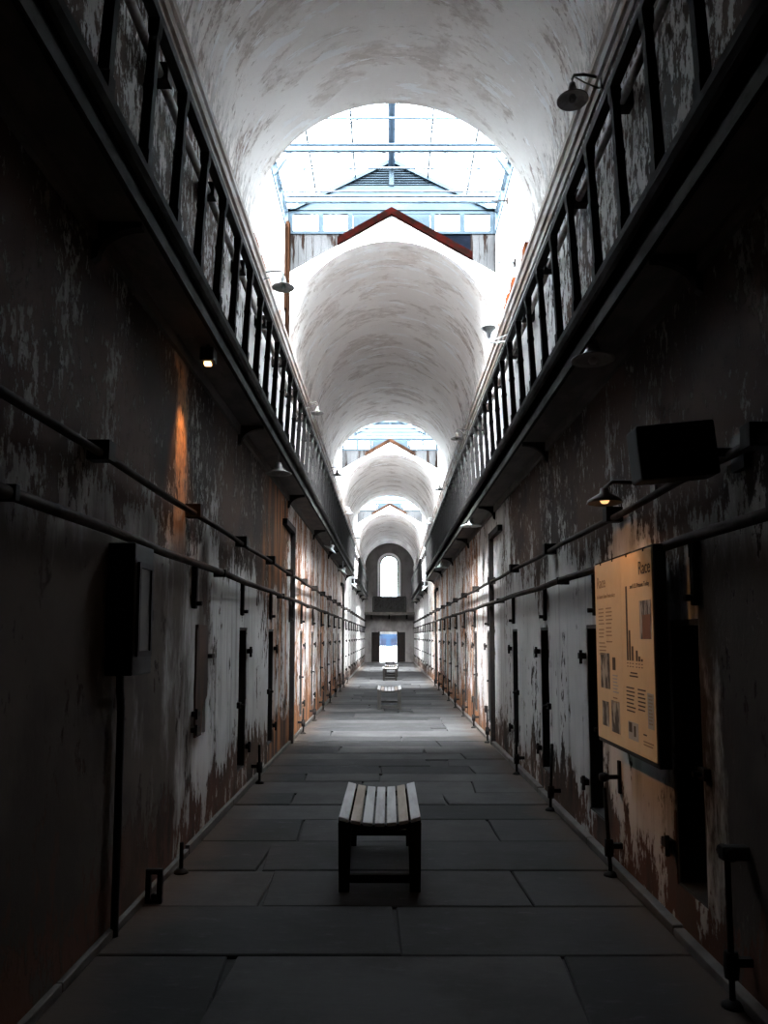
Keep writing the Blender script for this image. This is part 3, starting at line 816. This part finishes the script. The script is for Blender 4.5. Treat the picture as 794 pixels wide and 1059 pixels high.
# ------------------------------------------------------------------ information board
BX = WR - .150
e = empty('information_board', (BX, 4.62, .928), 'tan two-panel exhibit board with charts and photographs on the right wall', 'sign')
e.scale = (1, .945, .937)
MB().box(.0, .066, -.60, .62, -.03, 1.25).build('backing', 'black', e)
MB().box(-.008, .0, -.585, 0.0, 0, 1.235).build('right_panel', 'paper', e)
MB().box(-.008, .0, .003, .605, 0, 1.235).build('left_panel', 'paper_left', e)
PR, PL = e.children[1], e.children[2]
# u: distance from the far (left) edge of the board as read, v: height above lower edge
def pr(name, u0, u1, v0, v1, mat, th=.0012):
    y0, y1 = .605 - u1, .605 - u0
    return MB().box(-.008 - th, -.008, y0, y1, v0, v1).build(name, mat, PL if (u0 + u1) / 2 < .603 else PR)
def words(txt, u, v, size, mat, squeeze=1.):
    cu = bpy.data.curves.new('lettering', 'FONT'); cu.body = txt; cu.size = size; cu.extrude = .0006; cu.space_character = .95
    t = bpy.data.objects.new('lettering', cu); col.objects.link(t)
    dg = bpy.context.evaluated_depsgraph_get()
    me = bpy.data.meshes.new_from_object(t.evaluated_get(dg)); bpy.data.objects.remove(t)
    me.materials.clear(); me.materials.append(M[mat])
    for p in me.vertices:
        a, b, c = p.co; p.co = (-.009 - c, .605 - (u + a * squeeze), v + b)
    o = bpy.data.objects.new('lettering', me); col.objects.link(o); o.parent = PL if u < .603 else PR
    return o
words('Race', .05, 1.06, .115, 'ink_pale'); words('in Eastern State Penitentiary', .05, .985, .040, 'ink_pale')
words('Race', .955, 1.09, .115, 'ink'); words('and U.S. Prisons Today', .79, 1.015, .040, 'ink')
def para(u, v, w, n, mat='ink_pale', pitch=.026):
    m = MB()
    for i in range(n):
        m.box(-.0092, -.008, .605 - u - w * random.uniform(.75, 1.), .605 - u, v - i * pitch, v - i * pitch + .009)
    m.build('small_print', mat, PL if u < .6 else PR)
para(.075, .905, .15, 5); para(.255, .905, .15, 5); para(.075, .76, .15, 3); para(.255, .77, .15, 3); para(.075, .665, .17, 4); para(.255, .675, .17, 1)
pr('photograph', .10, .32, .355, .60, 'photo'); pr('photograph', .385, .45, .49, .575, 'ink'); para(.385, .45, .12, 6, 'grey_print', .022); para(.38, .30, .12, 2)
pr('photograph', .12, .275, .095, .265, 'photo'); pr('photograph', .335, .52, .075, .285, 'photo')
for u, h in ((.70, .47), (.745, .19), (.795, .09), (.875, .065), (.92, .03), (.965, .015)): pr('chart_bar', u, u + .03, .565, .565 + h, 'ink')
m = MB()
for i in range(6):
    for j in range(2): m.box(-.0092, -.008, .605 - (.70 + i * .05 + (.02 if i > 2 else 0)) - .022, .605 - (.70 + i * .05 + (.02 if i > 2 else 0)), .545 - j * .02, .551 - j * .02)
m.build('chart_caption', 'ink', PR)
para(.76, .485, .15, 1, 'ink'); para(.74, .465, .18, 1, 'ink')
pr('photograph', .96, 1.16, .70, .93, 'photo'); pr('photograph_inset', 1.01, 1.15, .70, .845, 'photo_brown', .002)
para(.67, .39, .18, 7, 'ink', .024); para(.89, .39, .15, 6, 'ink', .024)
pr('sidebar', 1.06, 1.16, .18, .385, 'grey_print'); para(1.075, .365, .07, 9, 'ink_pale', .02)
pr('inset_box', .69, .88, .075, .185, 'grey_print'); pr('photograph', .705, .765, .12, .18, 'ink', .002); pr('photograph', .80, .835, .10, .165, 'ink', .002)
para(.97, .13, .06, 1, 'ink'); para(.97, .09, .2, 2, 'ink_pale', .018)
m = MB()
for y in (.45, .17, -.13, -.45): m.box(-.012, .0, y - .008, y + .008, 1.222, 1.245)
m.build('clip', 'iron', e)
# spigot-like handle below the board
m = MB(); m.box(-.02, 0, -.02, .02, -.11, .11, .005); m.tube([(-.02, 0, 0), (-.07, .0, 0), (-.11, 0, 0)], .016, 10); m.lathe([(0, -.03), (.025, -.03), (.034, 0), (.025, .03), (0, .03)], (-.115, 0, 0), 12, Matrix.Rotation(PI / 2, 3, 'Y'))
tag(m.build('door_handle', 'iron', None, (WR, 5.24, .645)), 'black iron knob handle on the plaster below the information board', 'handle')

# ------------------------------------------------------------------ lamps
RX = lambda a: Matrix.Rotation(a, 3, 'X')
RY = lambda a: Matrix.Rotation(a, 3, 'Y')
def cornice_lamp(X, s, y, z, r, label, up=False, mat='lamp_dark', reach=.26):
    e = empty('gooseneck_lamp', (X + s * .02, y, z), label, 'lamp', 'gooseneck lamps on the cornices')
    f = -1 if up else 1
    m = MB(); xx = s * reach
    m.tube([(0, 0, f * .13), (xx * .6, 0, f * .155), (xx * .93, 0, f * .15), (xx, 0, f * .12), (xx, 0, f * .07)], .011, 8)
    m.tube([(0, 0, f * .04), (xx * .55, 0, f * .09), (xx * .9, 0, f * .135)], .006, 6); m.box(-.012, .012, -.03, .03, f * .08 - .06, f * .08 + .06)
    m.build('arm', mat, e)
    p = [(.0, .085), (.022, .085), (.03, .05), (.034, .02), (.05, .0), (r * .8, -.03), (r, -.042), (r, -.048), (r * .78, -.036), (.04, -.008), (.0, .0)]
    MB().lathe([(a, b * f) for a, b in p], (xx, 0, 0), 24).build('shade', mat, e)
    MB().lathe([(r * .985, -.050 * f), (r * .78, -.039 * f), (.04, -.012 * f), (.0, -.004 * f)], (xx, 0, 0), 24).build('shade_lining', 'lamp_in', e)
    MB().lathe([(0, 0), (.02, -.005 * f), (.03, -.035 * f), (.02, -.06 * f), (0, -.065 * f)], (xx, 0, 0), 12).build('bulb', mat, e)
    return e
side = {1: 'left', -1: 'right'}
cornice_lamp(WL, 1, 8.40, 5.66, .13, 'pale gooseneck lamp nearest the camera on the left cornice', mat='lamp_pale')
cornice_lamp(WL, 1, 13.2, 5.62, .12, 'second gooseneck lamp from the camera on the left cornice', mat='lamp_in', reach=.2)
cornice_lamp(WL, 1, 18.4, 5.62, .13, 'third gooseneck lamp from the camera on the left cornice', reach=.2)
cornice_lamp(WL, 1, 24.3, 5.62, .13, 'fourth gooseneck lamp from the camera on the left cornice', mat='lamp_pale', reach=.2)
cornice_lamp(WL, 1, 30.5, 5.62, .13, 'fifth and farthest gooseneck lamp on the left cornice', reach=.2)
cornice_lamp(WR, -1, 5.22, 5.57, .115, 'dark gooseneck lamp nearest the camera on the right cornice', reach=.21)
cornice_lamp(WR, -1, 9.50, 5.55, .10, 'gooseneck lamp with upturned shade on the right cornice under the first skylight', True, 'lamp_pale')
cornice_lamp(WR, -1, 14.7, 5.55, .12, 'brown gooseneck lamp on the right cornice in the middle of the second vault', reach=.21)
cornice_lamp(WR, -1, 19.9, 5.55, .12, 'gooseneck lamp on the right cornice at the second skylight', reach=.2)
cornice_lamp(WR, -1, 26.0, 5.55, .13, 'farthest gooseneck lamp on the right cornice, under the third vault', mat='lamp_pale', reach=.2)

def dish_lamp(X, y, z, top, r, label, mat='lamp_dark', tilt=0., s=1):
    e = empty('pendant_lamp', (X, y, z), label, 'lamp', 'dish lamps hanging under the galleries')
    MB().tube([(0, 0, top - z), (0, 0, .07)], .012, 8).build('stem', mat, e)
    R3 = RY(tilt)
    MB().lathe([(0, .10), (.03, .10), (.045, .05), (.06, .02), (r * .8, -.008), (r, -.02), (r, -.027), (r * .78, -.016), (.05, .0), (0, .01)], (0, 0, 0), 28, R3).build('shade', mat, e)
    MB().lathe([(0, .0), (.022, -.01), (.03, -.03), (.02, -.05), (0, -.055)], (0, 0, 0), 12, R3).build('bulb', 'lamp_in', e)
dish_lamp(-1.25, 8.42, 3.46, 3.70, .15, 'dark dish lamp hanging under the left gallery, nearest of the dish lamps there')
dish_lamp(1.33, 4.78, 3.42, 3.55, .14, 'dark wide dish lamp under the right gallery, nearest of the dish lamps there')
dish_lamp(1.33, 12.1, 3.40, 3.55, .17, 'pale dish lamp under the right gallery just beyond the nearer iron frame', 'lamp_pale')
dish_lamp(1.33, 19.1, 3.36, 3.55, .17, 'pale dish lamp under the right gallery before the far iron frame', 'lamp_pale')
dish_lamp(-1.28, 16.5, 3.52, 3.70, .17, 'pale tilted dish lamp under the left gallery beyond the orange rust', 'lamp_pale', .6)
dish_lamp(-1.28, 21.0, 3.42, 3.70, .16, 'pale tilted dish lamp under the left gallery before its far iron frame', 'lamp_pale', .6)
dish_lamp(1.30, 27.5, 3.36, 3.7, .17, 'white tilted floodlight in the gap of the right gallery', 'lamp_pale', -.7)
dish_lamp(-1.26, 27.5, 3.45, 3.7, .17, 'white tilted floodlight in the gap of the left gallery', 'lamp_pale', .7)
# lit lamp under the near left gallery
e = empty('flood_lamp', (-1.30, 5.27, 3.54), 'small lit lamp under the left gallery shining down plaster with its orange streak of light painted in', 'lamp')
m = MB(); m.box(-.05, .05, -.05, .07, .02, .12, .01); m.tube([(0, 0, .12), (0, 0, .16)], .012, 8); m.build('housing', 'black', e)
MB().box(-.022, .022, -.02, .02, .0, .02).build('bulb', 'bulb_on', e)
# lamp above the board
e = empty('wall_lamp', (1.28, 4.42, 2.405), 'small wall lamp with open shade above the information board, glowing warm', 'lamp')
m = MB(); m.lathe([(0, .07), (.025, .07), (.03, .04), (.10, .0), (.105, -.02), (.10, -.02), (.03, .03), (0, .04)], (0, 0, 0), 20); m.build('shade', 'lamp_dark', e)
MB().lathe([(0, .02), (.02, .015), (.028, -.005), (.018, -.02), (0, -.024)], (0, 0, 0), 12).build('bulb', 'bulb_warm', e)
m = MB(); m.tube([(0, 0, .07), (.05, 0, .11), (.30, 0, .10)], .012, 8); m.box(.285, .30, -.04, .04, .04, .14); m.build('arm', 'lamp_dark', e)

# iron hooks on the light-well wall
for y, z, t in ((9.04, 6.24, 'lower'), (9.55, 7.36, 'upper')):
    m = MB(); m.box(-.02, 0, -.03, .03, -.04, .04, .004); m.tube([(-.01, 0, 0), (-.20, 0, 0), (-.22, 0, .02)], .010, 8)
    tag(m.build('wall_hook', 'iron', None, (WR, y, z)), '%s of two small iron hooks on the white right side of the first skylight well' % t, 'hook')

# ------------------------------------------------------------------ benches
def bench(x, y, L, frame, label, grp='slatted benches down the corridor', W=.53, H=.47):
    e = empty('bench', (x, y, 0), label, 'bench', grp)
    def sag(u): return -.042 * (1 - (2 * u / W) ** 2)           # saddle seat
    n = 7; pw = W / n
    for k in range(n):
        u0, u1 = -W / 2 + k * pw + .007, -W / 2 + (k + 1) * pw - .007
        m = MB(); za, zb = H + sag(u0), H + sag(u1)
        t = .024
        m.hexa([(u0, -.01, za - t), (u1, -.01, zb - t), (u1, L + .01, zb - t), (u0, L + .01, za - t), (u0, -.01, za), (u1, -.01, zb), (u1, L + .01, zb), (u0, L + .01, za)])
        bmesh.ops.bevel(m.b, geom=m.b.edges[:], offset=.004, segments=1, affect='EDGES')
        m.build('slat', 'bench_slat_brown' if k in (1, 5) else 'bench_slat', e)
    for yy in (.012, L - .082):
        m = MB(); pts = [(u, H + sag(u) - .020) for u in [-W / 2 + .005 + (W - .01) * i / 12 for i in range(13)]]
        low = [(u, z - .05) for u, z in pts][::-1]
        N = len(pts)
        for i in range(N - 1):
            a, b = pts[i], pts[i + 1]
            m.hexa([(a[0], yy, a[1] - .036), (b[0], yy, b[1] - .036), (b[0], yy + .035, b[1] - .036), (a[0], yy + .035, a[1] - .036),
                    (a[0], yy, a[1]), (b[0], yy, b[1]), (b[0], yy + .035, b[1]), (a[0], yy + .035, a[1])])
        m.build('seat_rail', frame, e)
        for s in (-1, 1):
            a, b = sorted((s * (W / 2 - .002), s * (W / 2 - .085))); a2, b2 = sorted((s * (W / 2 - .008), s * (W / 2 - .075)))
            m = MB(); m.hexa([(a2, yy - .004, 0), (b2, yy - .004, 0), (b2, yy + .066, 0), (a2, yy + .066, 0), (a, yy - .004, H - .045), (b, yy - .004, H - .045), (b, yy + .066, H - .045), (a, yy + .066, H - .045)])
            m.build('leg', frame, e)
        MB().box(-W / 2 + .075, W / 2 - .075, yy + .012, yy + .047, *((.05, .10) if yy < .1 else (.075, .12)), .004).build('stretcher', frame, e)
    for s in (-1, 1):
        a, b = sorted((s * (W / 2 - .02), s * (W / 2 - .055))); MB().box(a, b, .076, L - .08, H - .10, H - .05).build('side_rail', frame, e)
    return e
bench(-.058, 4.88, 1.13, 'bench_dark', 'large slatted wooden bench with dark frame in the foreground of the corridor')
bench(.012, 16.65, 1.0, 'bench_frame', 'pale grey slatted bench in mid corridor, second from the camera')
bench(.04, 27.6, 1.0, 'bench_dark', 'small dark-legged slatted bench, third from the camera')
bench(.10, 29.9, 1.0, 'bench_dark', 'slatted bench close behind the third bench, partly hidden by it')
bench(.06, 44.2, .9, 'bench_dark', 'farthest bench, dark against the bright end doorway')

# ------------------------------------------------------------------ light
w = bpy.data.worlds.new('sky'); scn.world = w; w.use_nodes = True
bg = w.node_tree.nodes['Background']; bg.inputs[0].default_value = (.90, .95, 1., 1); bg.inputs[1].default_value = 17.0
def spot(name, loc, target, energy, color, angle, blend=.6, size=.03):
    l = bpy.data.lights.new(name, 'SPOT'); l.energy = energy; l.color = color; l.spot_size = math.radians(angle); l.spot_blend = blend; l.shadow_soft_size = size
    o = bpy.data.objects.new(name, l); col.objects.link(o); o.location = loc
    o.rotation_euler = (Vector(target) - Vector(loc)).to_track_quat('-Z', 'Y').to_euler()
spot('flood_lamp_light', (-1.30, 5.29, 3.53), (-1.50, 5.36, 2.4), 55, (1, .46, .16), 52, .9)
spot('wall_lamp_light', (1.28, 4.42, 2.36), (1.40, 4.85, 1.1), 4, (1, .5, .19), 120, .8)
spot('flood_lamp_board_light', (-1.27, 5.24, 3.53), (1.45, 4.86, 1.45), 78, (1, .50, .19), 38, .75)

sl = bpy.data.lights.new('veiled_sun', 'SUN'); sl.energy = 540.; sl.angle = math.radians(60); sl.color = (.97, .98, 1.)
so = bpy.data.objects.new('veiled_sun', sl); col.objects.link(so); so.location = (0, -5, 20)
so.rotation_euler = Vector((.04, 1.15, -1)).to_track_quat('-Z', 'Y').to_euler()
# ------------------------------------------------------------------ camera
f = 780.
cam = bpy.data.cameras.new('camera'); co = bpy.data.objects.new('camera', cam); col.objects.link(co)
co.location = (0, 0, 1.6); co.rotation_euler = (math.radians(95), 0, 0)
cam.sensor_fit = 'HORIZONTAL'; cam.sensor_width = 36; cam.lens = f * 36 / 794
cam.shift_x = -5 / 794; cam.shift_y = (658 - 529.5 - f * math.tan(math.radians(5))) / 794
cam.clip_start = .05; cam.clip_end = 300
scn.camera = co

scn.view_settings.view_transform = 'Standard'; scn.view_settings.look = 'None'
scn.view_settings.gamma = 1; scn.view_settings.use_curve_mapping = False
scn.view_settings.exposure = 0.45
c = scn.cycles
c.use_denoising = True; c.denoiser = 'OPENIMAGEDENOISE'
c.max_bounces = 10; c.diffuse_bounces = 6; c.transparent_max_bounces = 24; c.sample_clamp_indirect = 6.
c.use_adaptive_sampling = False
